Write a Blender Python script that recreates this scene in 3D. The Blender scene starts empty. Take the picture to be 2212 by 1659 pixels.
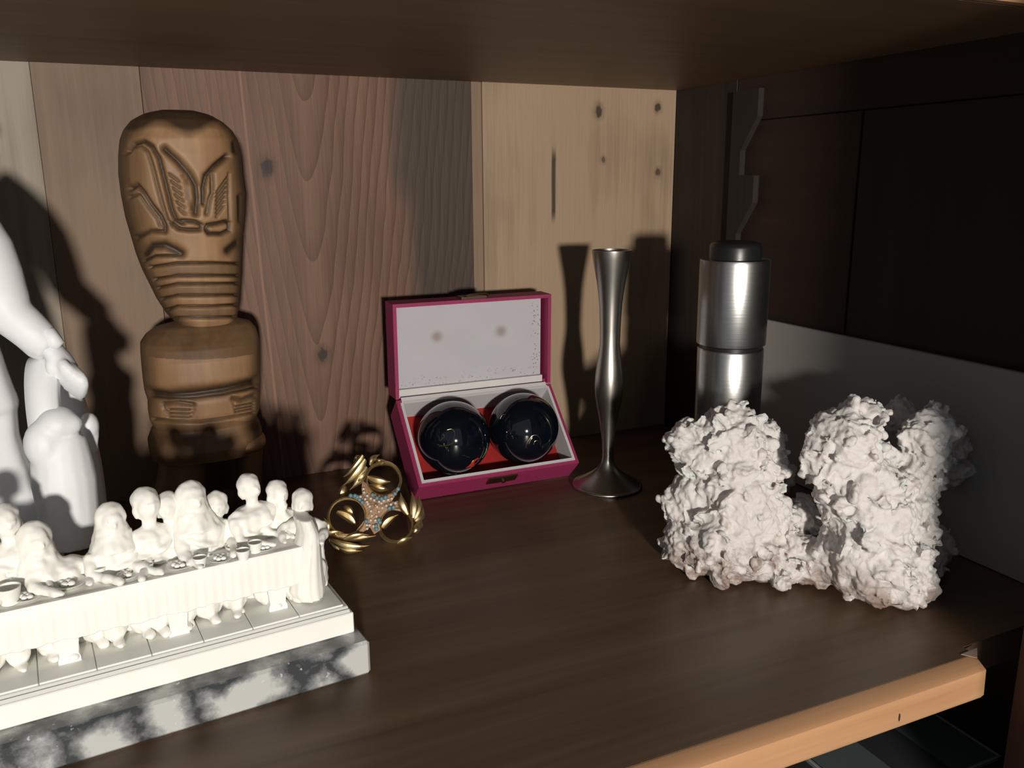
import bpy, math, random
import numpy as np
from mathutils import Vector, Matrix, noise

# ------------------------------------------------------------------ camera
U = 0.228                                   # metres per scene unit (camera height above the shelf)
FPX = 1838.7
CP = np.array([-2.0105, -2.8947, 1.0])
PITCH, YAW, ROLL = 0.23350, 0.42314, -0.0064
_cy, _sy, _cp, _sp = math.cos(YAW), math.sin(YAW), math.cos(PITCH), math.sin(PITCH)
CW = np.array([_sy*_cp, _cy*_cp, -_sp]); _r = np.array([_cy, -_sy, 0.0]); _u = np.cross(_r, CW)
CR = math.cos(ROLL)*_r + math.sin(ROLL)*_u
CU = -math.sin(ROLL)*_r + math.cos(ROLL)*_u
SC = bpy.context.scene
COL = SC.collection
cam = bpy.data.cameras.new('camera'); camo = bpy.data.objects.new('camera', cam); COL.objects.link(camo)
cam.sensor_fit = 'HORIZONTAL'; cam.sensor_width = 36.0; cam.lens = FPX/2212*36; cam.clip_start = 0.01
camo.matrix_world = Matrix(((CR[0], CU[0], -CW[0], CP[0]*U), (CR[1], CU[1], -CW[1], CP[1]*U), (CR[2], CU[2], -CW[2], CP[2]*U), (0, 0, 0, 1)))
SC.camera = camo

# ------------------------------------------------------------------ light
wd = bpy.data.worlds.new('room_light'); SC.world = wd; wd.use_nodes = True
wd.node_tree.nodes['Background'].inputs[0].default_value = (0.86, 0.93, 1.0, 1)
wd.node_tree.nodes['Background'].inputs[1].default_value = 0.2
LP = np.array([-2.88, -8.2, 1.10])           # low lamp in the room, behind the camera
lamp = bpy.data.lights.new('room_lamp', 'POINT'); lamp.energy = 112; lamp.color = (1.0, 0.93, 0.84); lamp.shadow_soft_size = 0.046
lampo = bpy.data.objects.new('room_lamp', lamp); COL.objects.link(lampo); lampo.location = LP*U
SC.view_settings.view_transform = 'Standard'; SC.view_settings.look = 'None'
SC.view_settings.gamma = 1.0; SC.view_settings.use_curve_mapping = False
SC.view_settings.exposure = 0.0

# ------------------------------------------------------------------ pixel helpers
H = 1.3388
def ray(x, y): return CW + ((x-1106)/FPX)*CR - ((y-829.5)/FPX)*CU
def atz(x, y, z=0.0): d = ray(x, y); return CP + d*(z-CP[2])/d[2]
def aty(x, y, Y=0.0): d = ray(x, y); return CP + d*(Y-CP[1])/d[1]
def atx(x, y, X=0.0): d = ray(x, y); return CP + d*(X-CP[0])/d[0]
def proj(P):
    d = np.asarray(P, float)-CP; z = d@CW
    return np.stack([1106+FPX*(d@CR)/z, 829.5-FPX*(d@CU)/z], -1)
def unit_px(P): return float((np.asarray(P)-CP)@CW)/FPX     # scene units per pixel at P
def V3(*a): return np.array(a, float)
def nrm(v): v = np.asarray(v, float); return v/np.linalg.norm(v)

# ------------------------------------------------------------------ geometry helpers: (verts, faces)
def join(L):
    V, F, o = [], [], 0
    for v, f in L:
        V += [tuple(q) for q in v]; F += [tuple(i+o for i in g) for g in f]; o += len(v)
    return V, F
def box(a, b, bev=0.0):
    x0, y0, z0 = np.minimum(a, b); x1, y1, z1 = np.maximum(a, b); e = bev
    if e <= 0:
        v = [(x0,y0,z0),(x1,y0,z0),(x1,y1,z0),(x0,y1,z0),(x0,y0,z1),(x1,y0,z1),(x1,y1,z1),(x0,y1,z1)]
        return v, [(0,3,2,1),(4,5,6,7),(0,1,5,4),(1,2,6,5),(2,3,7,6),(3,0,4,7)]
    R = lambda z, i: [(x0+i,y0+i,z),(x1-i,y0+i,z),(x1-i,y1-i,z),(x0+i,y1-i,z)]
    def R8(z, i):
        j = i; k = e
        return [(x0+k,y0+j,z),(x1-k,y0+j,z),(x1-j,y0+k,z),(x1-j,y1-k,z),(x1-k,y1-j,z),(x0+k,y1-j,z),(x0+j,y1-k,z),(x0+j,y0+k,z)]
    def R8i(z): return [(x0+e,y0+e,z),(x1-e,y0+e,z),(x1-e,y0+e,z),(x1-e,y1-e,z),(x1-e,y1-e,z),(x0+e,y1-e,z),(x0+e,y1-e,z),(x0+e,y0+e,z)]
    return loft([R8i(z0), R8(z0+e, 0), R8(z1-e, 0), R8i(z1)])
def loft(rings, cap=True, closed=True):
    n = len(rings[0]); V = [tuple(p) for r in rings for p in r]; F = []
    for i in range(len(rings)-1):
        for k in range(n if closed else n-1):
            a = i*n+k; b = i*n+(k+1) % n
            F.append((a, b, b+n, a+n))
    if cap and closed:
        F.append(tuple(range(n-1, -1, -1))); F.append(tuple((len(rings)-1)*n+k for k in range(n)))
    return V, F
def lathe(prof, c=(0,0,0), n=48, cap=True):
    return loft([[(c[0]+r*math.cos(2*math.pi*k/n), c[1]+r*math.sin(2*math.pi*k/n), c[2]+z) for k in range(n)] for r, z in prof], cap)
def tube(path, rad, n=10, flat=1.0, up=None, cap=True):
    P = [np.asarray(q, float) for q in path]; m = len(P)
    if not hasattr(rad, '__len__'): rad = [rad]*m
    T = [nrm(P[min(i+1, m-1)]-P[max(i-1, 0)]) for i in range(m)]
    a = np.asarray(up, float) if up is not None else (V3(0,0,1) if abs(T[0][2]) < .9 else V3(1,0,0))
    rings = []
    for i in range(m):
        a = nrm(a - (a@T[i])*T[i]); b = np.cross(T[i], a)
        rings.append([P[i] + rad[i]*(math.cos(2*math.pi*k/n)*b + flat*math.sin(2*math.pi*k/n)*a) for k in range(n)])
    return loft(rings, cap)
def ell(c, r, n=16, m=10, ax=None):
    c = np.asarray(c, float)
    if not hasattr(r, '__len__'): r = (r, r, r)
    A = np.eye(3) if ax is None else np.array([nrm(q) for q in ax])
    V = [c + r[2]*A[2]]; F = []
    for i in range(1, m):
        t = math.pi*i/m
        for k in range(n):
            p = 2*math.pi*k/n
            V.append(c + r[0]*math.sin(t)*math.cos(p)*A[0] + r[1]*math.sin(t)*math.sin(p)*A[1] + r[2]*math.cos(t)*A[2])
    V.append(c - r[2]*A[2]); L = len(V)-1
    for k in range(n):
        F.append((0, 1+k, 1+(k+1) % n)); F.append((L, 1+(m-2)*n+(k+1) % n, 1+(m-2)*n+k))
        for i in range(m-2):
            F.append((1+i*n+k, 1+(i+1)*n+k, 1+(i+1)*n+(k+1) % n, 1+i*n+(k+1) % n))
    return V, F
def frame_box(O, a, b, c, r0, r1):
    """box given in a local frame (O; a, b, c) from r0 to r1"""
    v, f = box(r0, r1)
    return [O + q[0]*a + q[1]*b + q[2]*c for q in v], f
def smooth_path(P, n=6):
    P = [np.asarray(p, float) for p in P]; out = []
    Q = [2*P[0]-P[1]] + P + [2*P[-1]-P[-2]]
    for i in range(1, len(Q)-2):
        for k in range(n):
            t = k/n; p0, p1, p2, p3 = Q[i-1:i+3]
            out.append(.5*((2*p1)+(-p0+p2)*t+(2*p0-5*p1+4*p2-p3)*t*t+(-p0+3*p1-3*p2+p3)*t**3))
    return out + [P[-1]]
def root_of(o):
    while o.parent: o = o.parent
    return o
def meshdata(name, vf, org=(0,0,0), smooth=False, ang=None):
    me = bpy.data.meshes.new(name)
    V = (np.array(vf[0], float)-np.asarray(org))*U
    me.from_pydata([tuple(v) for v in V], [], vf[1]); me.validate(); me.update()
    if smooth: me.shade_smooth()
    if ang is not None: me.shade_smooth(); me.set_sharp_from_angle(angle=math.radians(ang))
    return me
def place(name, me, mat, parent=None, loc=None):
    if mat and not me.materials: me.materials.append(mat)
    o = bpy.data.objects.new(name, me); COL.objects.link(o)
    if parent: o.parent = parent
    if loc is not None: o.location = loc
    return o
def part(name, vf, mat, parent, smooth=False, ang=None):
    org = np.array(root_of(parent).location)/U
    return place(name, meshdata(name, vf, org, smooth, ang), mat, parent)
def tag(o, label, cat, group=None):
    o['label'] = label; o['category'] = cat
    if group: o['group'] = group
    return o
def thing(name, at, label, cat, group=None):
    o = bpy.data.objects.new(name, None); o.empty_display_size = 0.01; COL.objects.link(o)
    o.location = tuple(np.asarray(at)*U)
    return tag(o, label, cat, group)
def struct(name, vf, mat):
    o = place(name, meshdata(name, vf), mat); o['kind'] = 'structure'; return o
def fuse(vf, voxel, smooth=3, disp=None):
    """weld overlapping closed pieces into one continuous skin; returns (verts, faces)"""
    me = meshdata('tmp', vf); o = bpy.data.objects.new('tmp', me); COL.objects.link(o)
    m = o.modifiers.new('r', 'REMESH'); m.mode = 'VOXEL'; m.voxel_size = voxel*U
    if smooth: s = o.modifiers.new('s', 'SMOOTH'); s.iterations = smooth; s.factor = .5
    dg = bpy.context.evaluated_depsgraph_get(); dg.update()
    em = bpy.data.meshes.new_from_object(o.evaluated_get(dg))
    n = len(em.vertices); co = np.empty(n*3); em.vertices.foreach_get('co', co); co = co.reshape(-1, 3)/U
    no = np.empty(n*3); em.vertex_normals.foreach_get('vector', no); no = no.reshape(-1, 3)
    F = [tuple(p.vertices) for p in em.polygons]
    bpy.data.objects.remove(o); bpy.data.meshes.remove(em); bpy.data.meshes.remove(me)
    if disp is not None: co = co + no*disp(co, no)[:, None]
    return co, F

# ------------------------------------------------------------------ materials
class NT:
    """small node-tree writer"""
    def __init__(s, name):
        s.m = bpy.data.materials.new(name); s.m.use_nodes = True; s.t = s.m.node_tree
        s.b = s.t.nodes['Principled BSDF']
    def node(s, ty, **kw):
        n = s.t.nodes.new(ty)
        for k, v in kw.items():
            if k in n.inputs: s.set(n.inputs[k], v)
            else: setattr(n, k, v)
        return n
    def set(s, i, v):
        if isinstance(v, bpy.types.NodeSocket): s.t.links.new(v, i)
        else: i.default_value = (tuple(v)+(1,) if hasattr(v, '__len__') and len(v) == 3 and i.type == 'RGBA' else v)
    def math(s, op, a, b=0.0, c=0.0, clamp=False):
        n = s.t.nodes.new('ShaderNodeMath'); n.operation = op; n.use_clamp = clamp
        for i, v in zip(n.inputs, (a, b, c)): s.set(i, v)
        return n.outputs[0]
    def mix(s, f, a, b, bt='MIX'):
        n = s.t.nodes.new('ShaderNodeMix'); n.data_type = 'RGBA'; n.blend_type = bt
        s.set(n.inputs[0], f); s.set(n.inputs[6], a); s.set(n.inputs[7], b); return n.outputs[2]
    def ramp(s, f, *st):
        n = s.t.nodes.new('ShaderNodeValToRGB'); e = n.color_ramp.elements
        while len(e) < len(st): e.new(.5)
        for q, (p, c) in zip(e, st): q.position = p; q.color = tuple(c)+(1,) if hasattr(c, '__len__') else (c, c, c, 1)
        s.set(n.inputs[0], f); return n.outputs[0]
    def step(s, f, a, b):
        n = s.t.nodes.new('ShaderNodeMapRange'); n.interpolation_type = 'SMOOTHSTEP'
        s.set(n.inputs[0], f); n.inputs[1].default_value = a; n.inputs[2].default_value = b; return n.outputs[0]
    def coord(s, scale=(1,1,1), off=(0,0,0), src='Object'):
        t = s.t.nodes.new('ShaderNodeTexCoord'); m = s.t.nodes.new('ShaderNodeMapping')
        k = 1/U if src == 'Object' else 1
        m.inputs['Scale'].default_value = tuple(q*k for q in scale); m.inputs['Location'].default_value = off
        s.t.links.new(t.outputs[src], m.inputs[0]); return m.outputs[0]
    def noise(s, v, sc=1.0, det=4, rough=.55, dist=0.0):
        n = s.t.nodes.new('ShaderNodeTexNoise'); s.set(n.inputs['Vector'], v)
        n.inputs['Scale'].default_value = sc; n.inputs['Detail'].default_value = det
        n.inputs['Roughness'].default_value = rough; n.inputs['Distortion'].default_value = dist; return n.outputs[0]
    def vor(s, v, sc=1.0, feat='F1', rnd=1.0):
        n = s.t.nodes.new('ShaderNodeTexVoronoi'); n.feature = feat; s.set(n.inputs['Vector'], v)
        n.inputs['Scale'].default_value = sc; n.inputs['Randomness'].default_value = rnd; return n.outputs['Distance']
    def xyz(s, v):
        n = s.t.nodes.new('ShaderNodeSeparateXYZ'); s.set(n.inputs[0], v); return n.outputs
    def bump(s, h, st=.3, d=.001):
        n = s.t.nodes.new('ShaderNodeBump'); s.set(n.inputs['Height'], h); n.inputs['Strength'].default_value = st
        n.inputs['Distance'].default_value = d; s.t.links.new(n.outputs[0], s.b.inputs['Normal'])
    def out(s, col=None, rough=.6, metal=0.0, **kw):
        if col is not None: s.set(s.b.inputs['Base Color'], col)
        s.set(s.b.inputs['Roughness'], rough); s.b.inputs['Metallic'].default_value = metal
        for k, v in kw.items(): s.set(s.b.inputs[k.replace('_', ' ')], v)
        return s.m
def mul(c, k): return tuple(min(1, q*k) for q in c)
def plain(name, col, rough=.6, metal=0.0, var=.12, sc=14, bump=0.0, **kw):
    n = NT(name); f = n.noise(n.coord(), sc, 5)
    c = n.mix(f, mul(col, 1-var), mul(col, 1+var))
    if bump: n.bump(n.noise(n.coord(), sc*6, 4), bump)
    return n.out(c, rough, metal, **kw)
def wood(name, dark, light, axis='x', rough=.5, off=(0,0,0), fine=60, bumpst=.25, contrast=(.3,.7), **kw):
    n = NT(name); st = {'x': (.6, 14, 14), 'y': (14, .6, 14), 'z': (14, 14, .6)}[axis]
    v = n.coord(st, off); a = n.noise(v, 1.0, 6, .6, .6); b = n.noise(v, fine/14, 3, .6)
    f = n.math('ADD', n.math('MULTIPLY', a, .75), n.math('MULTIPLY', b, .25))
    c = n.ramp(f, (contrast[0], dark), (contrast[1], light))
    n.bump(f, bumpst, .0006); return n.out(c, rough, **kw)

def plank_mat(name, dark, light, seed, grey=None, greyrange=None, cath=None, knots=(), lines=(), cracks=(), rough=.62, mott=.5):
    n = NT(name); base = n.coord(); X, _, Z = n.xyz(base)
    v = n.coord((17, 1, .55), (seed*3.7, seed, seed*1.3)); a = n.noise(v, 1.0, 6, .62, .5)
    b = n.noise(n.coord((75, 1, 3.2), (seed, 0, 0)), 1.0, 4, .65)
    blot = n.noise(n.coord((2.4, 1, 1.5), (seed*9.1, 0, 0)), 1.0, 3, .5)
    f = n.math('ADD', n.math('ADD', n.math('MULTIPLY', a, .45), n.math('MULTIPLY', b, .2)), n.math('MULTIPLY', blot, mott))
    c = n.ramp(f, (.36, dark), (.74, light)); h = n.math('ADD', a, b)
    if cath:
        x0, w, beta, fr = cath
        wob = n.math('MULTIPLY', n.math('SUBTRACT', n.noise(n.coord((3.2, 1, 1.6), (5, 0, 2)), 1.0, 3, .5), .5), .22)
        wob2 = n.math('MULTIPLY', n.math('SUBTRACT', n.noise(n.coord((.8, 1, .35), (1, 0, 7)), 1.0, 1, .5), .5), .16)
        dx = n.math('ADD', n.math('SUBTRACT', X, x0), n.math('ADD', n.math('MULTIPLY', wob, .18), wob2))
        s = n.math('SQRT', n.math('ADD', n.math('MULTIPLY', dx, dx), w*w))
        g = n.math('MULTIPLY', n.math('ADD', n.math('SUBTRACT', s, n.math('MULTIPLY', Z, beta)), n.math('MULTIPLY', wob, .12)), fr)
        fr_ = n.math('FRACT', g)
        ln = n.math('POWER', fr_, 3.5)
        c = n.mix(n.math('MULTIPLY', ln, .5), c, mul(dark, .62)); h = n.math('SUBTRACT', h, n.math('MULTIPLY', ln, .8))
        c = n.mix(n.math('MULTIPLY', n.math('POWER', n.math('SUBTRACT', 1.0, fr_), 6.0), .3), c, mul(light, 1.15))
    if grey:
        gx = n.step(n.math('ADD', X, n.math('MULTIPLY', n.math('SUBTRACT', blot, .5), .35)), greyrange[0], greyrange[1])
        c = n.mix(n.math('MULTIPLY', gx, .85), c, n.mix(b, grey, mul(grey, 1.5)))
    for lx, lz0, slope, wd_, k in lines:
        d = n.math('ABSOLUTE', n.math('SUBTRACT', X, n.math('ADD', n.math('MULTIPLY', n.math('SUBTRACT', Z, lz0), slope), n.math('ADD', lx, n.math('MULTIPLY', n.math('SUBTRACT', a, .5), .02)))))
        c = n.mix(n.math('MULTIPLY', n.math('SUBTRACT', 1.0, n.step(d, 0, wd_)), k), c, mul(light, 1.35))
    for kx, kz, kr, st in knots:
        dx = n.math('SUBTRACT', X, kx); dz = n.math('MULTIPLY', n.math('SUBTRACT', Z, kz), .75)
        d = n.math('SQRT', n.math('ADD', n.math('MULTIPLY', dx, dx), n.math('MULTIPLY', dz, dz)))
        d = n.math('ADD', d, n.math('MULTIPLY', n.math('SUBTRACT', n.noise(n.coord((60, 1, 40)), 1.0, 3), .5), kr*1.4))
        c = n.mix(n.math('MULTIPLY', n.math('SUBTRACT', 1.0, n.step(d, kr*.5, kr*2.1)), st*.6), c, mul(dark, .55))
        c = n.mix(n.math('MULTIPLY', n.math('SUBTRACT', 1.0, n.step(d, kr*.6, kr*1.05)), st), c, (.022, .011, .006))
    for kx, z0, z1, w_ in cracks:
        d = n.math('ABSOLUTE', n.math('SUBTRACT', X, n.math('ADD', kx, n.math('MULTIPLY', n.math('SUBTRACT', a, .5), .03))))
        t = n.math('MULTIPLY', n.step(Z, z0, z0+.06), n.math('SUBTRACT', 1.0, n.step(Z, z1-.06, z1)))
        k = n.math('MULTIPLY', n.math('SUBTRACT', 1.0, n.step(d, w_*.4, w_)), t)
        c = n.mix(n.math('MULTIPLY', k, .9), c, (.02, .013, .008)); h = n.math('SUBTRACT', h, k)
    n.bump(h, .35, .0008)
    return n.out(c, rough)

# ------------------------------------------------------------------ the cabinet (setting)
random.seed(4)
wz0, wz1 = -1.45, 2.55
wx = lambda px, py: float(aty(px, py)[0])
wzz = lambda px, py: float(aty(px, py)[2])
seams = [-3.6, -2.75, wx(62, 134), wx(300, 144), wx(1018, 177), wx(1041, 178), 0.0]
x_c = wx(688, 720)
pm = [plank_mat('plank_grey_far', (.10,.08,.06), (.24,.2,.155), 1),
      plank_mat('plank_grey', (.11,.09,.07), (.30,.255,.2), 2, mott=.75),
      plank_mat('plank_olive', (.066,.042,.025), (.20,.131,.081), 3, mott=.75),
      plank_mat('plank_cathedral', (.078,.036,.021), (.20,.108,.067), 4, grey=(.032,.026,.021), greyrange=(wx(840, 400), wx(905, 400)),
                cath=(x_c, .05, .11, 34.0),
                knots=[(wx(577, 362), wzz(577, 362), .022, .95), (wx(697, 766), wzz(697, 766), .02, .95), (wx(520, 160), 1.5, .02, .5)],
                lines=[(wx(571, 640), wzz(571, 640), -.035, .007, .75)]),
      plank_mat('plank_strip', (.17,.11,.07), (.27,.185,.125), 5),
      plank_mat('plank_pale', (.13,.085,.052), (.35,.248,.162), 6, mott=.85,
                knots=[(wx(1293, 240), wzz(1293, 240), .018, .8), (wx(1421, 232), wzz(1421, 232), .014, .8), (wx(1303, 345), wzz(1303, 345), .01, .6), (wx(1421, 372), wzz(1421, 372), .013, .7)],
                cracks=[(wx(1197, 400), wzz(1197, 490), wzz(1197, 310), .012)])]
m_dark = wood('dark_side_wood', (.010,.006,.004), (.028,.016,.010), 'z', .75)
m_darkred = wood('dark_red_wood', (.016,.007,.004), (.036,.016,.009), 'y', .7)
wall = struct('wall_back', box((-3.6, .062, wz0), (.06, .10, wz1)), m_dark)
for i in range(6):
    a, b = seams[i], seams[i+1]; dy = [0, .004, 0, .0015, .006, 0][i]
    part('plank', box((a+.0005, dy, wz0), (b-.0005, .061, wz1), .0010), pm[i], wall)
# side wall: frame and panel, with a notched shelf support
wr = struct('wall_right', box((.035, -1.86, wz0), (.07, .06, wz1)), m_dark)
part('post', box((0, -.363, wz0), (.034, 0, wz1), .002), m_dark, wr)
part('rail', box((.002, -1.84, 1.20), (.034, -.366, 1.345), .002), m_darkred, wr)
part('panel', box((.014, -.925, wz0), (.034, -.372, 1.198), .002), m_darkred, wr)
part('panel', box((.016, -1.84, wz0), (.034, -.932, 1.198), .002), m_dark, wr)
saw_l = []
zt = 1.30
while zt > -1.0:
    saw_l += [(-.505, zt), (-.505, zt-.09), (-.425, zt-.20), (-.425, zt-.283)]; zt -= .285
prof = [(-.372, 1.30)] + saw_l + [(-.372, zt)]
ns = len(prof)
part('shelf_support', ([(-.022, y, zz) for y, zz in prof]+[(.001, y, zz) for y, zz in prof],
     [tuple(range(ns)), tuple(range(2*ns-1, ns-1, -1))]+[(k, k+ns, (k+1) % ns+ns, (k+1) % ns) for k in range(ns)]),
     wood('support_wood', (.012,.008,.006), (.024,.016,.011), 'z', .8), wr)
# front stile and an unseen open door added beside it to block the lamp
m_stile = wood('stile_wood', (.05,.02,.012), (.10,.042,.024), 'z', .5)
st = struct('trim_1', box((-.335, -1.90, wz0), (.07, -1.865, wz1), .004), m_stile)
dn = nrm(V3(-.425, -.995, 0)); dk = np.cross(V3(0, 0, 1), dn)
DO = V3(-.335, -1.905, 0); DL = 1.08
blocker_door = struct('blocker_door_1', frame_box(DO, dn, dk, V3(0,0,1), (.0, -.07, wz0), (DL, -.03, wz1)), m_stile)
for a0, a1, z0, z1 in ((.0, .16, wz0, wz1), (DL-.16, DL, wz0, wz1), (.162, DL-.162, wz1-.2, wz1), (.162, DL-.162, wz0, wz0+.2)):
    part('blocker_frame_rail', frame_box(DO, dn, dk, V3(0,0,1), (a0, -.03, z0), (a1, -.012, z1)), m_stile, blocker_door)
wl = struct('wall_left', box((-3.66, -1.86, wz0), (-3.605, .1, wz1)), m_dark)
ce = struct('ceiling', box((-3.66, -1.86, wz1+.001), (.07, .1, wz1+.05)), m_dark)
fl = struct('floor', box((-3.66, -1.86, wz0-.05), (.06, .1, wz0)), m_dark)

# ------------------------------------------------------------------ shelves
m_shelf = wood('shelf_veneer', (.075,.045,.026), (.16,.10,.058), 'x', .42, (1.3, .4, 0), 40, .12, (.3, .68))
m_under = wood('upper_veneer', (.15,.09,.048), (.24,.15,.083), 'x', .5, (4.3, 2.4, 0), 40, .1)
m_trim = wood('pale_edge_wood', (.42,.21,.10), (.62,.36,.19), 'x', .45, (0, 3, 1), 50, .1)
sx1 = -.425
sh = thing('shelf_board', (-1.5, -.9, 0), 'dark brown veneered shelf with pale edge strip, carrying the ornaments', 'shelf')
ol = [(-3.55, -.004), (-3.55, -1.795), (sx1, -1.795), (sx1+.005, -1.765), (-.02, -1.755), (-.02, -.004)]
no_ = len(ol)
part('board', ([(x, y, 0) for x, y in ol]+[(x, y, -.078) for x, y in ol],
     [tuple(range(no_)), tuple(range(2*no_-1, no_-1, -1))]+[(k+no_, (k+1) % no_+no_, (k+1) % no_, k) for k in range(no_)]), m_shelf, sh)
r_ = lambda x: [(x, -1.796, -.001), (x, -1.822, -.003), (x, -1.836, -.012), (x, -1.838, -.070), (x, -1.832, -.080), (x, -1.796, -.080)]
es = part('edge_strip', loft([r_(-3.55), r_(sx1-.012), [(sx1-.004, q[1]*.4+.6*-1.80, q[2]) for q in r_(0)]]), m_trim, sh, ang=40)
a = atz(1943, 1550, -.045); d = ray(1943, 1550); tq = (-1.8385-CP[1])/d[1]; nl = CP+d*tq
part('nail_mark', ell(nl, (.0022, .0012, .009), 8, 6), plain('nail_dark', (.03,.018,.012)), es)
chip = [atz(2076, 1414), atz(2111, 1400), atz(2111, 1422)]
cv = [(q[0], q[1], .0012) for q in chip]+[(q[0], q[1], .0001) for q in chip]
part('worn_corner', (cv, [(0, 2, 1), (3, 4, 5), (0, 1, 4, 3), (1, 2, 5, 4), (2, 0, 3, 5)]), plain('bare_chip', (.42,.33,.26), .8), sh)
us = thing('upper_shelf_board', (-1.5, -.9, H), 'brown veneered shelf above the ornaments, seen from below', 'shelf')
part('board', box((-3.55, -1.625, H), (-.004, -.004, H+.085)), m_under, us)
part('edge_strip', box((-3.55, -1.66, H), (-.25, -1.6265, H+.09), .006), m_trim, us)

# ------------------------------------------------------------------ pale board against the side wall
m_card = plain('grey_white_board', (.34,.33,.315), .75, var=.05, sc=3)
bd = place('white_board', meshdata('white_board', box((-.024, -1.74, .002), (-.004, -.53, .532), .003), (0, -1.1, 0)), m_card, loc=(0, -1.1*U, 0))
tag(bd, 'plain off-white board standing against the dark side wall behind the coral', 'board')

# ------------------------------------------------------------------ flat case on the level below
m_glass = plain('blue_grey_glass', (.12,.15,.16), .18, var=.2, sc=3)
gb = thing('display_case', (-.37, -1.45, wz0), 'blue-grey glass topped case standing under the pale shelf edge', 'case')
part('body', box((-.585, -1.70, wz0), (-.155, -1.16, -.415), .004), plain('case_side', (.02,.022,.024), .5), gb)
part('lid', box((-.59, -1.707, -.414), (-.150, -1.155, -.401), .003), m_glass, gb)
for x0, x1, y0, y1 in ((-.153, -.148, -1.708, -1.154), (-.592, -.587, -1.708, -1.154), (-.5865, -.1535, -1.709, -1.705), (-.5865, -.1535, -1.157, -1.153)):
    part('rim', box((x0, y0, -.4005), (x1, y1, -.3965)), plain('case_rim', (.30,.31,.27), .4), gb)
part('dark_band', box((-.43, -1.69, -.4005), (-.30, -1.2, -.3995)), plain('band_dark', (.045,.05,.055), .25), gb)

# ------------------------------------------------------------------ bud vase
PXU = 2.676*642
vp = [(155,109),(165,108.5),(200,103),(260,92),(330,79),(400,69),(460,63),(520,60),(600,57),(680,56),(740,62),(800,71),(860,78),(920,80.5),(980,77),(1060,63),(1140,49),(1240,37),(1310,33),(1360,35),(1395,43),(1425,62),(1450,92),(1475,128),(1497,164),(1512,188),(1518,197),(1525,199),(1532,195)]
VB = V3(-.608, -.554, 0)
zz = lambda y: max(0.0, (1532-y)/(1532-155)*.788)
outer = [(hw/PXU, zz(y)) for y, hw in vp][::-1]
inner = [((hw-9)/PXU, zz(y)-.002) for y, hw in vp if y < 900]
inner[0] = ((109-7)/PXU, zz(155))
vs = thing('bud_vase', VB, 'slim pewter bud vase with flared mouth and round foot, beside the pink box', 'vase')
m_pew = NT('pewter'); mpn = m_pew.noise(m_pew.coord((60, 60, 3)), 1.0, 4)
m_pew = m_pew.out(m_pew.mix(mpn, (.35,.335,.305), (.47,.45,.41)), .33, 1.0)
part('body', lathe(outer + inner, VB, 64), m_pew, vs, ang=50)
part('foot_rim', lathe([(.108,.0005),(.1165,.002),(.1175,.006),(.1155,.0105),(.111,.0108)], VB, 64), m_pew, vs, smooth=True)

# ------------------------------------------------------------------ steel canister with black cap
MB = V3(-.405, -.905, 0); MR = .1
ml = thing('steel_mill', MB, 'slim brushed steel cylinder with black cap and dark ring, behind the coral', 'mill')
m_st = NT('brushed_steel'); q = m_st.noise(m_st.coord((2, 2, 160)), 1.0, 3)
m_st.bump(q, .05, .0003); m_st = m_st.out(m_st.mix(q, (.30,.30,.295), (.42,.42,.41)), .25, 1.0, Anisotropic=.6)
m_blk = plain('black_plastic', (.012,.013,.014), .35)
part('lower_body', lathe([(MR*.93,0),(MR*.955,.004),(MR*.96,.515),(MR*.94,.52)], MB, 64), m_st, ml, ang=40)
part('dark_ring', lathe([(MR*.9,.519),(MR*.9,.531)], MB, 64), m_blk, ml, ang=40)
part('upper_body', lathe([(MR*.95,.53),(MR*.995,.533),(MR,.545),(MR,.770),(MR*.985,.778),(MR*.9,.780)], MB, 64), m_st, ml, ang=40)
part('cap', lathe([(MR*.74,.779),(MR*.74,.812),(MR*.70,.823),(MR*.55,.829),(0.001,.830)], MB, 48), m_blk, ml, ang=50)

# ------------------------------------------------------------------ pink hinged box
BO = V3(-1.2466, -.4858, .0722); by = -.0021; TH, PH = math.radians(46.37), math.radians(90.8)
WB, TB, LB, HB, HLD = .568, .3166, .3187, .10, .085
bb = V3(math.cos(by), math.sin(by), 0); bk = V3(-math.sin(by), math.cos(by), 0); bz = V3(0, 0, 1)
bt = math.cos(TH)*bk + math.sin(TH)*bz; bn = -math.sin(TH)*bk + math.cos(TH)*bz
bl = math.cos(PH)*bk + math.sin(PH)*bz; bm = -math.sin(PH)*bk + math.cos(PH)*bz
HG = BO + TB*bt                                  # hinge line, left end
pk = NT('pink_cloth'); w = pk.noise(pk.coord((90, 90, 90)), 1.0, 3)
pk.bump(w, .3, .0004); m_pink = pk.out(pk.mix(w, (.22,.014,.066), (.33,.026,.105)), .65)
m_red = plain('red_lining', (.30,.010,.008), .8, var=.3, sc=12)
m_wht = plain('white_lining', (.52,.51,.52), .8, var=.05, sc=5)
ln = NT('mouldy_white_lining'); uv = ln.coord(src='UV'); ux, uy, _ = ln.xyz(uv)
c = ln.mix(ln.noise(uv, 3, 3), (.42,.41,.44), (.48,.47,.50))
for cx, cy, r in ((.275, .60, .075), (.715, .60, .08)):
    dx = ln.math('MULTIPLY', ln.math('SUBTRACT', ux, cx), 1.78); dy = ln.math('SUBTRACT', uy, cy)
    d = ln.math('SQRT', ln.math('ADD', ln.math('MULTIPLY', dx, dx), ln.math('MULTIPLY', dy, dy)))
    c = ln.mix(ln.math('MULTIPLY', ln.math('SUBTRACT', 1.0, ln.step(d, r*.1, r*1.4)), .85), c, (.27,.22,.19))
sp = ln.vor(ln.coord((1.78, 1, 1), src='UV'), 30.0)
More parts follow.
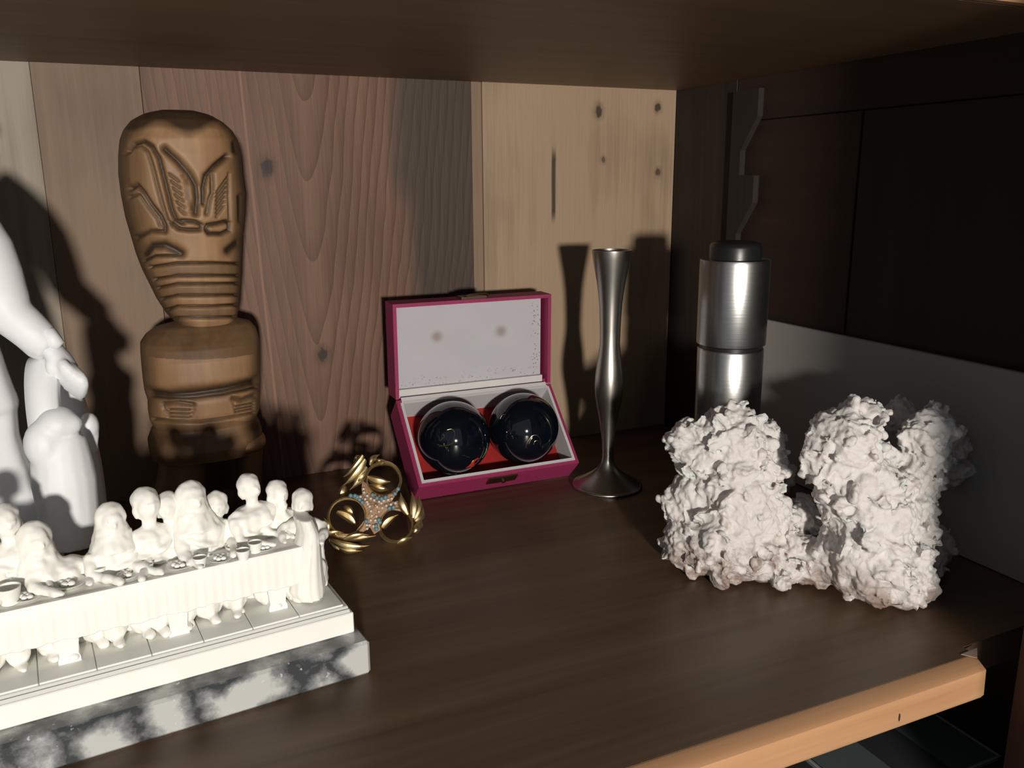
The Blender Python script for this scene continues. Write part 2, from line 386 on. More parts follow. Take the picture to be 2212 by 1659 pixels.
dens = ln.math('ADD', ln.step(ux, .90, 1.0), ln.math('MULTIPLY', ln.math('SUBTRACT', 1.0, ln.step(uy, .0, .3)), .33))
spk = ln.math('MULTIPLY', ln.math('SUBTRACT', 1.0, ln.step(sp, .08, .34)), ln.step(ln.math('MULTIPLY', ln.noise(uv, 13, 3), ln.math('ADD', dens, .14)), .12, .3))
c = ln.mix(ln.math('MULTIPLY', spk, .85), c, (.08,.07,.065)); m_mould = ln.out(c, .8)
bx = thing('ball_box', BO - HB*bn, 'open magenta cloth box with white lining, tilted back, holding two dark balls', 'box')
g = lambda r0, r1: frame_box(BO, bb, bt, bn, r0, r1)
e = .012
part('tray', join([g((0, 0, -HB), (WB, TB, -HB+e)), g((0, 0, -HB+e), (e, TB, 0)), g((WB-e, 0, -HB+e), (WB, TB, 0)), g((e, 0, -HB+e), (WB-e, e, 0)), g((e, TB-e, -HB+e), (WB-e, TB, 0))]), m_pink, bx)
w2 = .009
part('tray_lining', join([g((e, e, -HB+e), (e+w2, TB-e, .004)), g((WB-e-w2, e, -HB+e), (WB-e, TB-e, .004)), g((e+w2, e, -HB+e), (WB-e-w2, e+w2, .004)), g((e+w2, TB-e-w2, -HB+e), (WB-e-w2, TB-e, .012))]), m_wht, bx)
part('red_floor', g((e+w2, e+w2, -HB+e), (WB-e-w2, TB-e-w2, -HB+e+.004)), m_red, bx)
gl = lambda r0, r1: frame_box(HG, bb, bl, bm, r0, r1)
lid = part('lid', join([gl((0, .003, -HLD), (WB, LB, -HLD+e)), gl((0, .003, -HLD+e), (e, LB, .0)), gl((WB-e, .003, -HLD+e), (WB, LB, .0)), gl((e, LB-e, -HLD+e), (WB-e, LB, .0)), gl((e, .003, -HLD+e), (WB-e, .003+e, -.02))]), m_pink, bx)
x0, x1, y0, y1, zl = e+.001, WB-e-.012, .03, LB-e-.001, -.035
me = meshdata('lid_lining', gl((x0, y0, zl-.004), (x1, y1, zl)), np.array(bx.location)/U)
uvl = me.uv_layers.new(name='UVMap')
inv = np.stack([bb, bl, bm])
for lp in me.loops:
    p_ = inv @ (np.array(me.vertices[lp.vertex_index].co)/U + np.array(bx.location)/U - HG)
    uvl.data[lp.index].uv = ((p_[0]-x0)/(x1-x0), (p_[1]-y0)/(y1-y0))
place('lid_lining', me, m_mould, lid)
part('hinge_strip', join([gl((e+.004, .002, -.05), (WB-e-.012, .03, -.018)), g((e+.004, TB-e-.004, .004), (WB-e-.012, TB+.004, .010))]), plain('strip_white', (.60,.58,.58), .8), lid)
m_brass = plain('old_brass', (.28,.2,.13), .35, 1.0, var=.3, sc=40)
part('clasp_plate', gl((WB*.42, LB-.002, -.052), (WB*.58, LB+.008, -.008)), m_brass, lid)
part('clasp_loop', tube(smooth_path([HG+bb*(WB*s_)+bl*(LB+.010+h_)+bm*(-.01+q_) for s_, h_, q_ in ((.44,.0,.0),(.46,.004,.008),(.52,.006,.012),(.57,.004,.008),(.585,.0,.0))]), .004, 8), m_brass, lid)
part('catch_plate', g((WB*.42, -.007, -.045), (WB*.60, .001, -.008)), m_brass, bx)
part('catch_pin', tube([BO+bb*WB*.515-bt*.004-bn*.028, BO+bb*WB*.515-bt*.016-bn*.026], .0065, 10), m_brass, bx)

# ------------------------------------------------------------------ two dark enamel balls
bq = NT('navy_enamel'); nz = bq.noise(bq.coord(), 9, 3)
m_navy = bq.out(bq.mix(nz, (.0015,.003,.006), (.003,.006,.011)), .07, 0.0, Coat_Weight=.4)
m_wire = plain('gilt_wire', (.55,.45,.30), .3, 1.0)
m_teal = plain('green_enamel', (.06,.22,.17), .2); m_scar = plain('red_enamel', (.45,.03,.012), .25)
RBALL = .118
def ball(cpx, label, wires, patches):
    # the ball lies on the red floor against the front wall of the tray; its place along the tray comes from the photo
    s0 = e+w2+RBALL; best = None
    for k in range(200):
        s_ = e+w2+RBALL + (WB-2*(e+w2+RBALL))*k/199
        c_ = BO + bb*s_ + bt*(e+w2+RBALL+.001) + bn*(-HB+e+.004+RBALL)
        d_ = abs(proj(c_)[0]-cpx)
        if best is None or d_ < best[0]: best = (d_, c_)
    c_ = best[1]
    t = thing('enamel_ball', c_, label, 'ball', 'enamel balls in the pink box')
    part('sphere', ell(c_, RBALL, 56, 36), m_navy, t, smooth=True)
    def on(px, py, k=1.0):
        d_ = nrm(ray(px, py)); oc = CP-c_; b_ = oc@d_; q_ = b_*b_-(oc@oc-RBALL**2)
        P = CP + d_*(-b_-math.sqrt(max(q_, 0))); return c_ + nrm(P-c_)*RBALL*k
    for wpts in wires: part('wire_pattern', tube(smooth_path([on(*p_, 1.002) for p_ in wpts], 5), .0011, 6), m_wire, t)
    for mt, ppts in patches:
        top = [on(*p_, 1.006) for p_ in ppts]; bot = [on(*p_, .985) for p_ in ppts]; k = len(top)
        cen = on(*np.mean(ppts, 0), 1.012)
        part('enamel_patch', (top+bot+[cen], [(i, (i+1) % k, 2*k) for i in range(k)]+[(i, i+k, (i+1) % k+k, (i+1) % k) for i in range(k)]), mt, t, smooth=True)
    return c_, on
zx = lambda L: [(800+x_/3.317, 600+y_/3.317) for x_, y_ in L]
ball(980, 'dark enamel ball lying towards the gold scarf clip side of the pink box',
     [zx([(480,1195),(530,1205),(580,1190),(600,1150),(605,1110),(585,1085),(550,1090)]), zx([(490,1210),(550,1200),(600,1185)]), zx([(500,1165),(530,1140),(520,1120)]), zx([(660,1270),(690,1280),(715,1290)])],
     [(m_teal, zx([(500,1420),(560,1408),(620,1405),(610,1425),(540,1432)])), (m_scar, zx([(640,1395),(690,1360),(735,1310),(770,1290),(790,1300),(760,1330),(720,1370),(670,1400)])), (m_teal, zx([(800,1290),(830,1235),(838,1180),(844,1200),(838,1260),(815,1300)]))])
ball(1131, 'dark enamel ball lying towards the pewter vase side of the pink box',
     [zx([(1115,1220),(1120,1190),(1145,1150),(1165,1130),(1195,1130),(1215,1155),(1225,1190)]), zx([(1170,1195),(1180,1170),(1205,1170),(1220,1200)]), zx([(1135,1190),(1150,1160),(1160,1145)]), zx([(930,1010),(945,985),(965,980)])], [])

# ------------------------------------------------------------------ gold triple-ring scarf clip
rng = random.Random(7)
gm = NT('gold_metal'); gn = gm.noise(gm.coord(), 30, 4)
gm.bump(gm.noise(gm.coord(), 160, 3), .15, .0004); m_gold = gm.out(gm.mix(gn, (.62,.48,.25), (.82,.68,.42)), .46, 1.0)
m_rose = plain('rose_gold_face', (.26,.16,.09), .5, .5, var=.35, sc=50, bump=.4)
m_pearl = plain('seed_pearl', (.62,.52,.47), .25); m_turq = plain('turquoise_bead', (.13,.24,.29), .4)
GP = atz(775, 1192, .004)
gn_ = nrm(V3(-.20, -.88, .42)); ge = nrm(np.cross(V3(0, 0, 1), gn_)); gu = np.cross(gn_, ge)
# e points to the picture's right
def gpt(px, py, off=0.0):
    d_ = ray(px, py); t_ = ((GP-CP)@gn_)/(d_@gn_); return CP + d_*t_ + gn_*off
gc = thing('scarf_clip', V3(*(gpt(800, 1120)[:2]), 0), 'gold three-ring scarf clip with leaves, pearls and turquoise beads', 'brooch')
gk = unit_px(GP)
zg = lambda x_, y_: (680+x_/6.635, 960+y_/6.635)
rings = [(zg(985, 495), 236/6.635), (zg(465, 1030), 250/6.635), (zg(1165, 1150), 222/6.635)]
for (cx, cy), r in rings:
    c_ = gpt(cx, cy); rr = r*gk*1.02; n = 40; L = []
    for ro, of in ((rr, .016), (rr*1.09, .010), (rr*1.16, -.03), (rr*1.13, -.085), (rr*1.03, -.095), (rr*1.02, -.05), (rr*.97, .006)):
        L.append([c_ + ro*(math.cos(2*math.pi*k/n)*ge + math.sin(2*math.pi*k/n)*gu) + gn_*of*(1+.12*math.sin(5*2*math.pi*k/n)) for k in range(n)])
    L.append(L[0])
    part('ring', loft(L, cap=False), m_gold, gc, smooth=True)
# curved face plate between the rings
def arc(c0, r, a0, a1, n=9):
    return [(c0[0]+r*math.cos(math.radians(a0+(a1-a0)*k/(n-1))), c0[1]-r*math.sin(math.radians(a0+(a1-a0)*k/(n-1)))) for k in range(n)]
(c1, r1), (c2, r2), (c3, r3) = rings
outl = [zg(1215, 640)] + arc(c1, r1*1.0, -28, -158, 12)[::1] + [zg(680, 520), zg(670, 640), zg(680, 720)] + [zg(560, 735), zg(480, 745)] + arc(c2, r2, 88, -62, 14) + [zg(640, 1285), zg(720, 1240), zg(790, 1190), zg(850, 1290)] + arc(c3, r3, 198, 52, 13) + [zg(1260, 860), zg(1180, 812), zg(1100, 820), zg(1150, 740)]
cpl = zg(870, 890)
top = [gpt(*q, .010) for q in outl]; bot = [gpt(*q, -.004) for q in outl]; k = len(outl)
# rim to rim mesh fanned around the centre
cen = gpt(*cpl, .016)
face = part('face_plate', (top+bot+[cen, gpt(*cpl, -.004)], [(i, (i+1) % k, 2*k) for i in range(k)]+[((i+1) % k+k, i+k, 2*k+1) for i in range(k)]+[(i, i+k, (i+1) % k+k, (i+1) % k) for i in range(k)]), m_rose, gc)
bead = {}
def beads(name, L, r, mat):
    if name not in bead: bead[name] = meshdata(name, ell((0,0,0), r, 10, 7), smooth=True)
    for x_, y_ in L:
        P = gpt(*zg(x_, y_), .016); place(name, bead[name], mat, face, tuple((P-np.array(gc.location)/U)*U))
beads('pearl', [(697,645),(705,695),(750,742),(722,790),(800,782),(748,830),(785,893),(850,805),(918,826),(985,815),(1048,800),(1100,782),(805,960),(815,1025),(882,1035),(915,968),(965,915),(1022,883),(1088,865),(1152,846),(800,1090),(865,1092),(785,1162),(838,1175),(745,1160),(748,1210),(655,755),(760,860),(950,850),(890,900)], .0042, m_pearl)
beads('turquoise', [(825,730),(888,775),(955,785),(1010,765),(1145,712),(1190,645),(1065,920),(1125,905),(735,1105),(915,1085),(875,1170),(880,1215),(610,760),(640,795),(680,835),(575,742),(515,740),(930,1120)], .0062, m_turq)
# leaves hugging the outsides of the rings
def leaf(a_, b_, w_, off0, off1, bend=0.0):
    A_, B_ = gpt(*zg(*a_), off0), gpt(*zg(*b_), off1); ax = B_-A_; sd = nrm(np.cross(gn_, ax)); L = np.linalg.norm(ax)
    m_ = 8; rings_ = []
    for i in range(m_+1):
        t_ = i/m_; wv = w_*gk/6.635*(math.sin(math.pi*min(1, t_*.86+.10))**.8)*(1-t_**4)+.0006
        P = A_ + ax*t_ + sd*bend*L*math.sin(math.pi*t_) + gn_*.012*math.sin(math.pi*t_)
        rings_.append([P+sd*wv-gn_*.006, P+sd*wv*.5+gn_*.003, P+gn_*.0015, P-sd*wv*.5+gn_*.003, P-sd*wv-gn_*.006, P-gn_*.009])
    return loft(rings_)
leaves = [((690,170),(410,460),55,.02,-.01,.1),((720,230),(405,590),58,.028,.0,.08),((740,330),(500,655),50,.02,.004,.08),((735,400),(575,575),38,.024,.01,.05),((640,150),(545,240),42,-.02,-.03,.1),((420,560),(330,770),50,-.045,-.05,.1),((790,300),(935,130),36,.006,-.02,.12),((850,215),(1060,240),40,-.02,-.01,-.1),((760,430),(1100,500),60,-.075,-.07,-.1),((770,560),(1110,620),60,-.08,-.07,-.08),((310,940),(620,1190),60,-.075,-.07,.12),((420,850),(560,1010),46,-.085,-.08,.05),((950,1240),(1215,985),52,-.075,-.07,.12),
          ((1330,1010),(1230,690),55,.012,.004,.1),((1400,1060),(1385,680),52,.024,.004,-.06),((1430,1080),(1490,720),50,.014,-.01,-.08),((1440,1110),(1560,900),48,.016,-.02,-.1),((1430,1200),(1545,1060),46,.016,-.03,-.1),((1420,1270),(1480,1130),36,.022,.0,-.05),((1410,1250),(1520,1210),30,.012,-.02,-.06),((1180,1420),(1400,1330),34,.008,.0,.05),
          ((260,1300),(880,1310),42,.006,.012,-.06),((220,1370),(780,1450),50,.012,.02,-.10),((300,1430),(680,1525),46,.010,.012,-.10),((200,1350),(430,1525),38,.0,.0,-.12),((150,1310),(420,1270),32,.010,.006,.10),((420,1360),(780,1300),34,.022,.02,.06),((200,1250),(130,1050),34,.0,-.01,-.1)]
for a_, b_, w_, o0, o1, bd_ in leaves: part('leaf', leaf(a_, b_, w_*1.15, o0, o1, bd_), m_gold, gc, ang=50)
for x_, y_, r_1 in ((870, 880, 26), (300, 1290, 22)):
    part('centre_stone', ell(gpt(*zg(x_, y_), .016), (r_1*gk/6.6, r_1*gk/6.6, .006), 12, 8), plain('amber_gold', (.75,.5,.25), .2, .8), gc, smooth=True)

# ------------------------------------------------------------------ coral
def cs(px, py, Y, rpx, sx=1.0, sz=1.0):
    P = aty(px, py, Y); r = rpx*unit_px(P); return P, r*sx, r*sz
rng = random.Random(11)
core = [  # px, py, depth, radius px : left trunk
    (1580,960,-1.23,88),(1520,985,-1.20,70),(1640,970,-1.24,66),(1585,1040,-1.25,100),(1590,1110,-1.26,108),(1570,1180,-1.27,100),(1510,1090,-1.19,80),(1500,1170,-1.20,78),(1515,1210,-1.235,48),(1600,1225,-1.30,66),(1650,1225,-1.33,58),(1655,1150,-1.29,70),(1490,1215,-1.22,30),
    # saddle
    (1705,1235,-1.37,50),(1755,1225,-1.40,50),(1730,1200,-1.36,46),(1800,1215,-1.44,58),(1690,1258,-1.40,26),
    # right trunk
    (1820,965,-1.45,88),(1855,915,-1.43,60),(1790,1000,-1.45,62),(1850,1050,-1.47,98),(1890,1070,-1.48,80),(1880,1120,-1.49,112),(1885,1200,-1.51,108),(1930,1250,-1.55,86),(1980,1285,-1.58,48),(1950,1295,-1.59,46),(1850,1235,-1.49,66),(1900,1285,-1.56,44),
    # right branch
    (1975,1040,-1.50,62),(1998,985,-1.50,60),(2012,935,-1.50,56),(1985,950,-1.50,46),(1960,1090,-1.50,66),(1955,1160,-1.52,70),
    # shaded lobes behind
    (2050,1015,-1.40,46),(2040,960,-1.42,52),(1995,1170,-1.44,56),(2005,1235,-1.46,52),(1990,1290,-1.50,50),(1945,905,-1.36,44),(1690,1030,-1.16,34),(1735,1120,-1.30,46),(1480,955,-1.17,46)]
L = []
zs_min = 0.004
for px, py, Y, rp in core:
    P, r, _ = cs(px, py, Y, rp*.92)
    if P[2]-r < zs_min: P = P.copy(); P[2] = r*.9+zs_min
    L.append(ell(P, (r, r, r), 14, 9))
    n = int(64 if rp > 60 else 34)
    for k in range(n):
        d_ = nrm([rng.gauss(0,1) for _ in range(3)]); rr = r*rng.uniform(.10,.27)
        Q = P + d_*r*rng.uniform(.84,1.10)
        if Q[2]-rr*.8 < .001: continue
        ax = [nrm([rng.gauss(0,1) for _ in range(3)]) for _ in range(3)]
        a0 = ax[0]; a1 = nrm(np.cross(a0, ax[1])); a2 = np.cross(a0, a1)
        L.append(ell(Q, (rr*1.4, rr*1.0, rr*.42), 8, 6, (a0, a1, a2)))
def coral_disp(co, no):
    out = np.empty(len(co))
    for i in range(len(co)):
        p_ = co[i]; w_ = noise.noise_vector(Vector(p_*9))
        q_ = Vector(p_)+.025*w_
        d_ = noise.voronoi(q_*17)[0]; d2 = noise.voronoi(q_*42)[0]
        out[i] = .020*(.45-d_[0]*1.0) + .010*(.35-d2[0]) + .005*noise.noise(q_*95) + .006*noise.noise(q_*34)
    f = np.clip((co[:, 2]-.012)/.05, 0, 1)
    return out*(.25+.75*f)
cor = fuse(join(L), .0035, 1, coral_disp)
CB = V3(-.55, -1.38, 0)
cor = (np.array(cor[0]), cor[1]); cor[0][:, 2] += -cor[0][:, 2].min()+.0005
cmn = NT('white_coral'); v = cmn.coord(); cz = cmn.xyz(v)[2]
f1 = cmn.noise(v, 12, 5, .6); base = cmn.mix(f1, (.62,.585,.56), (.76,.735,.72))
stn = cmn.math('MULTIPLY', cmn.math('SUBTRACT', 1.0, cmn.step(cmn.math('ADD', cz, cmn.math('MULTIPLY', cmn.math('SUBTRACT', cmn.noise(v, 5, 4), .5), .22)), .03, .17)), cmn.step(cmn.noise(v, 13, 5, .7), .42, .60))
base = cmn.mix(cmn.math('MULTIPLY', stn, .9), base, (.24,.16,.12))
cmn.bump(cmn.noise(v, 90, 5, .75), .6, .0012)
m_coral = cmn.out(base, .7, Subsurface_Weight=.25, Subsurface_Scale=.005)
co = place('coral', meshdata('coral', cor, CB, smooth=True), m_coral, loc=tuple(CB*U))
tag(co, 'lumpy white coral piece with two thick trunks near the shelf edge', 'coral')

# ------------------------------------------------------------------ carved wooden figure
TY = -.29
Z2 = lambda L: [(220+x_/3.19, 200+y_/3.19) for x_, y_ in L]
Z3 = lambda L: [(250+x_/3.8575, 650+y_/3.8575) for x_, y_ in L]
def outline_loft(rows, nz, na, depth, expo, Y=TY):
    """rows: (left px, right px, py); returns grid of points, depth = share of half width"""
    rows = sorted(rows, key=lambda q: q[2]); ys = np.array([q[2] for q in rows]); 
    py = np.linspace(ys[0], ys[-1], nz)
    xl = np.interp(py, ys, [q[0] for q in rows]); xr = np.interp(py, ys, [q[1] for q in rows])
    ker = np.array([1, 2, 3, 2, 1])/9
    sm = lambda a: np.concatenate([a[:2], np.convolve(a, ker, 'valid'), a[-2:]])
    xl, xr = sm(xl), sm(xr)
    G = np.zeros((nz, na, 3))
    for i in range(nz):
        A_, B_ = aty(xl[i], py[i], Y), aty(xr[i], py[i], Y); c_ = (A_+B_)/2; hw = np.linalg.norm(B_-A_)/2
        dd = depth(py[i])*max(hw, .02) if callable(depth) else depth*hw
        for k in range(na):
            t_ = 2*math.pi*k/na; cx, sx = math.cos(t_), math.sin(t_)
            G[i, k] = c_ + V3(hw*math.copysign(abs(cx)**(2/expo), cx), dd*math.copysign(abs(sx)**(2/expo), sx), 0)
            G[i, k, 2] = c_[2]
    return G
def polydist(P, L):
    d = np.full(len(P), 1e9)
    for a_, b_ in zip(L[:-1], L[1:]):
        a_ = np.array(a_); b_ = np.array(b_); ab = b_-a_; t_ = np.clip(((P-a_)@ab)/(ab@ab+1e-9), 0, 1)
        d = np.minimum(d, np.linalg.norm(P-(a_+t_[:, None]*ab), axis=1))
    return d
def carved(G, grooves, stains, inward=.010):
    nz, na, _ = G.shape; P = G.reshape(-1, 3); px = proj(P)
    du = np.roll(G, -1, 1)-np.roll(G, 1, 1); dv = np.gradient(G, axis=0); N = np.cross(du, dv).reshape(-1, 3)
    N /= np.linalg.norm(N, axis=1)[:, None]+1e-9
    cen = G.mean(1, keepdims=True); N[((N.reshape(G.shape)*(G-cen)).sum(-1) < 0).reshape(-1)] *= -1
    front = np.clip(((CP-P)*N).sum(1)/np.linalg.norm(CP-P, axis=1)*3, 0, 1)
    dep = np.zeros(len(P)); dark = np.zeros(len(P))
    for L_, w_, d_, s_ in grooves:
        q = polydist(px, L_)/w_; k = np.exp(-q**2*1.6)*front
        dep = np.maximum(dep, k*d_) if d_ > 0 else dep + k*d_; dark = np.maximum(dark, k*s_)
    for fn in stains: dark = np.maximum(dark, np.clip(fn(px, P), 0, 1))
    V = P - N*dep[:, None]
    F = []
    for i in range(nz-1):
        for k in range(na): F.append((i*na+k, i*na+(k+1) % na, (i+1)*na+(k+1) % na, (i+1)*na+k))
    F.append(tuple(range(na))); F.append(tuple((nz-1)*na+k for k in range(na-1, -1, -1)))
    return (V, F), dark
def carved_part(name, res, mat, parent):
    vf, dark = res; o = part(name, vf, mat, parent, smooth=True)
    at = o.data.attributes.new('stain', 'FLOAT', 'POINT')
    if len(at.data) == len(dark): at.data.foreach_set('value', dark.astype(np.float32))
    return o
tm = NT('carved_wood'); v = tm.coord((10, 10, 1.0)); a = tm.noise(v, 1.0, 5, .6, .4); b = tm.noise(tm.coord((50, 50, 5)), 1.0, 4); big = tm.noise(tm.coord((3, 3, 3)), 1.0, 3)
f = tm.math('ADD', tm.math('MULTIPLY', a, .4), tm.math('ADD', tm.math('MULTIPLY', b, .2), tm.math('MULTIPLY', big, .4)))
c = tm.ramp(f, (.34, (.16,.082,.035)), (.66, (.38,.228,.115)))
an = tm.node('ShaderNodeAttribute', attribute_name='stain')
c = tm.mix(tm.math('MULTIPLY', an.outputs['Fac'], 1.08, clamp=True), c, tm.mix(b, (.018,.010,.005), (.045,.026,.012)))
tm.bump(f, .15, .0006); m_tiki = tm.out(c, .55)
rows = [(400,640,125),(290,740,150),(200,830,200),(150,895,260),(122,935,330),(112,955,430),(112,965,560),(130,985,700),(160,980,850),(205,965,1000),(235,962,1100),(275,958,1200),(325,955,1300),(375,948,1400),(440,942,1500),(500,930,1560),(545,905,1610),(560,895,1680)]
rows = [(220+a_/3.19, 220+b_/3.19, 200+y_/3.19) for a_, b_, y_ in rows]
G = outline_loft(rows, 300, 260, .86, 2.35)
gr = []
def gv(L_, w_, d_, s_, Z=Z2, k=3.19): gr.append((Z(L_), w_/k*1.3, d_*1.25, min(1.0, s_*1.25)))
gv([(430,385),(520,465),(600,555),(650,640),(658,730),(648,835)], 24, .014, .75)
gv([(870,440),(790,500),(722,570),(700,650),(700,765)], 20, .014, .8)
gv([(560,570),(595,640),(600,720),(622,810)], 9, .006, .5); gv([(760,560),(765,690),(742,740),(725,835)], 16, .010, .6)
for y_ in range(6): gv([(462+14*y_, 560+48*y_), (528+10*y_, 612+46*y_)], 9, .007, .6)
for y_ in range(7): gv([(792, 690+28*y_), (872-4*y_, 580+34*y_)], 8, .007, .65)
gv([(180,400),(215,350),(280,330),(340,365),(390,450),(420,560),(450,680),(478,800),(515,885),(560,905)], 16, .012, .75)
gv([(160,420),(200,375),(260,362),(310,400),(345,500),(375,620),(410,750),(450,880),(490,920)], 14, .006, .55)
gv([(490,905),(530,940),(600,950),(680,948),(690,915),(640,890),(545,885)], 14, .011, .75)
gv([(715,940),(730,915),(800,905),(860,890),(885,900),(885,950),(830,975),(740,975),(715,945)], 14, .011, .8)
gv([(885,890),(878,720),(880,560)], 10, .006, .45)
gv([(190,660),(235,640),(280,690),(330,770),(400,850),(432,920),(430,960)], 18, .012, .7); gv([(190,720),(250,700),(300,770),(380,870),(402,930)], 12, .007, .6)
gv([(235,1000),(330,958),(430,960)], 18, .008, .7)
gv([(285,1120),(340,1060),(430,1055),(500,1085),(545,1112)], 34, .010, .85); gv([(285,1160),(360,1130),(470,1125),(550,1125)], 12, .010, .8)
gv([(880,1090),(915,1065),(945,1040)], 34, .010, .85); gv([(960,720),(965,880)], 22, .008, .75); gv([(925,350),(930,400)], 26, .008, .8)
for y0, y1, y2 in ((1205,1178,1180),(1290,1265,1262),(1350,1322,1316),(1425,1402,1395),(1505,1478,1462),(1580,1558,1548)):
    gv([(330+(y0-1200)*.35, y0), (520, y1), (760, y1-2), (950, y2)], 10, .011, .85)
gr2 = gr; gr = []
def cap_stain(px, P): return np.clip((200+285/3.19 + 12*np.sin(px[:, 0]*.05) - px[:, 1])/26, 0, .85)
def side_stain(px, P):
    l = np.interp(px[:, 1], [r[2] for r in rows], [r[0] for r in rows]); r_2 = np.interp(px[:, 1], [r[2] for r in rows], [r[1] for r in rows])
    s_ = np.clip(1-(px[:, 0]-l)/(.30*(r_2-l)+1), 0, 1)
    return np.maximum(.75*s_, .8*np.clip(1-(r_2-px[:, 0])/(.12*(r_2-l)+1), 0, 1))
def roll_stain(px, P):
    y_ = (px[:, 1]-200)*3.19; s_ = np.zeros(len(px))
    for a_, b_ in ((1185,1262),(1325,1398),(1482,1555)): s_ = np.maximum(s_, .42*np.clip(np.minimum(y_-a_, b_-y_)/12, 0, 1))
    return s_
TBs = aty(420, 700, TY)
tk = thing('carved_wooden_figure', V3(TBs[0], TY, 0), 'tall carved wooden figure with long stern face and banded beard, against the planks', 'carving')
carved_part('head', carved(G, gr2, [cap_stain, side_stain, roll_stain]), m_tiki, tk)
rows = [(520,1000,150),(330,1120,190),(245,1165,245),(200,1185,310),(203,1195,400),(212,1196,500),(222,1197,600),(235,1197,690),(262,1197,770),(266,1195,860),(280,1188,930),(312,1165,995),(290,1190,1030),(262,1212,1100),(275,1216,1180),(300,1205,1245)]
rows = [(250+a_/3.8575, 250+b_/3.8575, 650+y_/3.8575) for a_, b_, y_ in rows]
tdep = lambda py: float(np.interp(py, [690, 715, 740, 765, 850, 905, 925, 950, 980], [.5, .62, .78, .86, .88, .82, .78, .84, .80]))
G = outline_loft(rows, 220, 240, tdep, 2.5)
gv([(262,772),(420,795),(640,782),(900,745),(1090,700),(1200,670)], 46, .016, .95, Z3, 3.86)
gv([(262,805),(420,825),(640,815),(900,785),(1100,745),(1190,720)], 12, .012, .8, Z3, 3.86)
gv([(390,858),(520,848),(640,866)], 24, .008, .6, Z3, 3.86)
for y_ in (905, 938, 968): gv([(440, y_), (618, y_+4)], 9, .007, .65, Z3, 3.86)
gv([(380,850),(400,905),(440,940)], 10, .006, .5, Z3, 3.86)
gv([(985,815),(1060,830),(1165,790)], 26, .008, .6, Z3, 3.86)
for y_ in (882, 908, 932): gv([(1005, y_), (1150, y_-30)], 9, .007, .65, Z3, 3.86)
gv([(640,870),(650,920),(625,975)], 8, .005, .4, Z3, 3.86); gv([(975,790),(985,860),(1000,940)], 8, .005, .4, Z3, 3.86)
gv([(255,428),(360,470),(620,492),(860,465),(1050,425),(1190,372)], 7, -.005, .0, Z3, 3.86)
gv([(310,985),(480,1005),(700,1012),(900,985),(1160,935)], 12, .009, .6, Z3, 3.86)
gv([(790,1020),(800,1080),(830,1110)], 10, .006, .5, Z3, 3.86)
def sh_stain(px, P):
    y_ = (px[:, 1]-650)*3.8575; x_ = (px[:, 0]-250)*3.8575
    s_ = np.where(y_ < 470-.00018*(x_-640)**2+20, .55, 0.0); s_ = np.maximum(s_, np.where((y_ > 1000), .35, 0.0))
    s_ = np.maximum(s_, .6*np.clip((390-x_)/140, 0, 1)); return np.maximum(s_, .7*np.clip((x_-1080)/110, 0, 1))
gr3 = gr; gr = []
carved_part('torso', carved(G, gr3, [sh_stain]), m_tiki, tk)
zb = lambda px, py, Y: aty(px, py, Y)
py_base = float(proj(V3(TBs[0], TY, .001))[1])
for rr in ([(325,460,955),(345,448,985),(342,447,1015),(334,446,1050),(330,446,py_base)], [(505,566,955),(510,564,985),(512,561,1015),(512,562,1050),(512,564,py_base)]):
    G = outline_loft(rr, 60, 80, lambda py: 1.3 if rr[0][0] < 400 else 2.4, 2.6)
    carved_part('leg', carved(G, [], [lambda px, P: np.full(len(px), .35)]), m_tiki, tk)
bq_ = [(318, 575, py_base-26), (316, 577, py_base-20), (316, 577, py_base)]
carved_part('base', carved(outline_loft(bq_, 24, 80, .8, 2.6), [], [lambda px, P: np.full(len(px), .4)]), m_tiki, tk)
part('groin', join([ell(aty(440, 945, TY-.03), (.07, .10, .035), 16, 10), ell(aty(530, 950, TY-.02), (.06, .10, .035), 16, 10)]), m_tiki, tk, smooth=True)

# ------------------------------------------------------------------ white draped statuette with hoop
m_alab = plain('white_alabaster', (.80,.81,.83), .55, var=.04, sc=8, Subsurface_Weight=.05, Subsurface_Scale=.003)
SY = -.74
Z4 = lambda x_, y_, Y=SY: aty(x_/2.304, 480+y_/2.304, Y)
sk = 1/2.304*unit_px(Z4(200, 900))
sb = thing('white_statuette', V3(-2.36, SY, 0), 'white statuette of a draped figure resting a hand on a tall hoop', 'statuette')
body = []
def rob(rows_, Y, dep=.75, n=40, fold=.0):
    rg = []
    for xl, xr, y_ in rows_:
        A_, B_ = Z4(xl, y_, Y), Z4(xr, y_, Y); c_ = (A_+B_)/2; hw = abs(B_[0]-A_[0])/2
        rg.append([(c_[0]+hw*math.cos(2*math.pi*k/n)*(1+fold*math.sin(9*2*math.pi*k/n)), c_[1]+dep*hw*math.sin(2*math.pi*k/n)*(1+fold*math.sin(9*2*math.pi*k/n+1)), c_[2]) for k in range(n)])
    return loft(rg)
zbase = float(proj(V3(-2.36, SY, .02))[1]); yb = (zbase-480)*2.304
body.append(rob([(-700,-560,-300),(-760,-440,-230),(-740,-330,-120),(-690,-250,60),(-620,-170,220),(-540,-80,400),(-480,-14,590),(-450,48,780),(-440,102,920),(-438,96,945)], SY, .7, 48, .02))
part('robe', fuse(join(body + [rob([(-400,88,930),(-400,100,1080),(-420,140,1200),(-440,190,1320),(-460,265,1430),(-450,310,1560),(-440,340,yb)], SY+.0, .62, 48, .03)]), .008, 2), m_alab, sb, smooth=True)
hdc = Z4(-630, -470); hf = nrm(V3(.45, -.88, -.1)); hsd = nrm(np.cross(hf, V3(0,0,1))); hup = np.cross(hsd, hf); hax = (hsd, hf, hup)
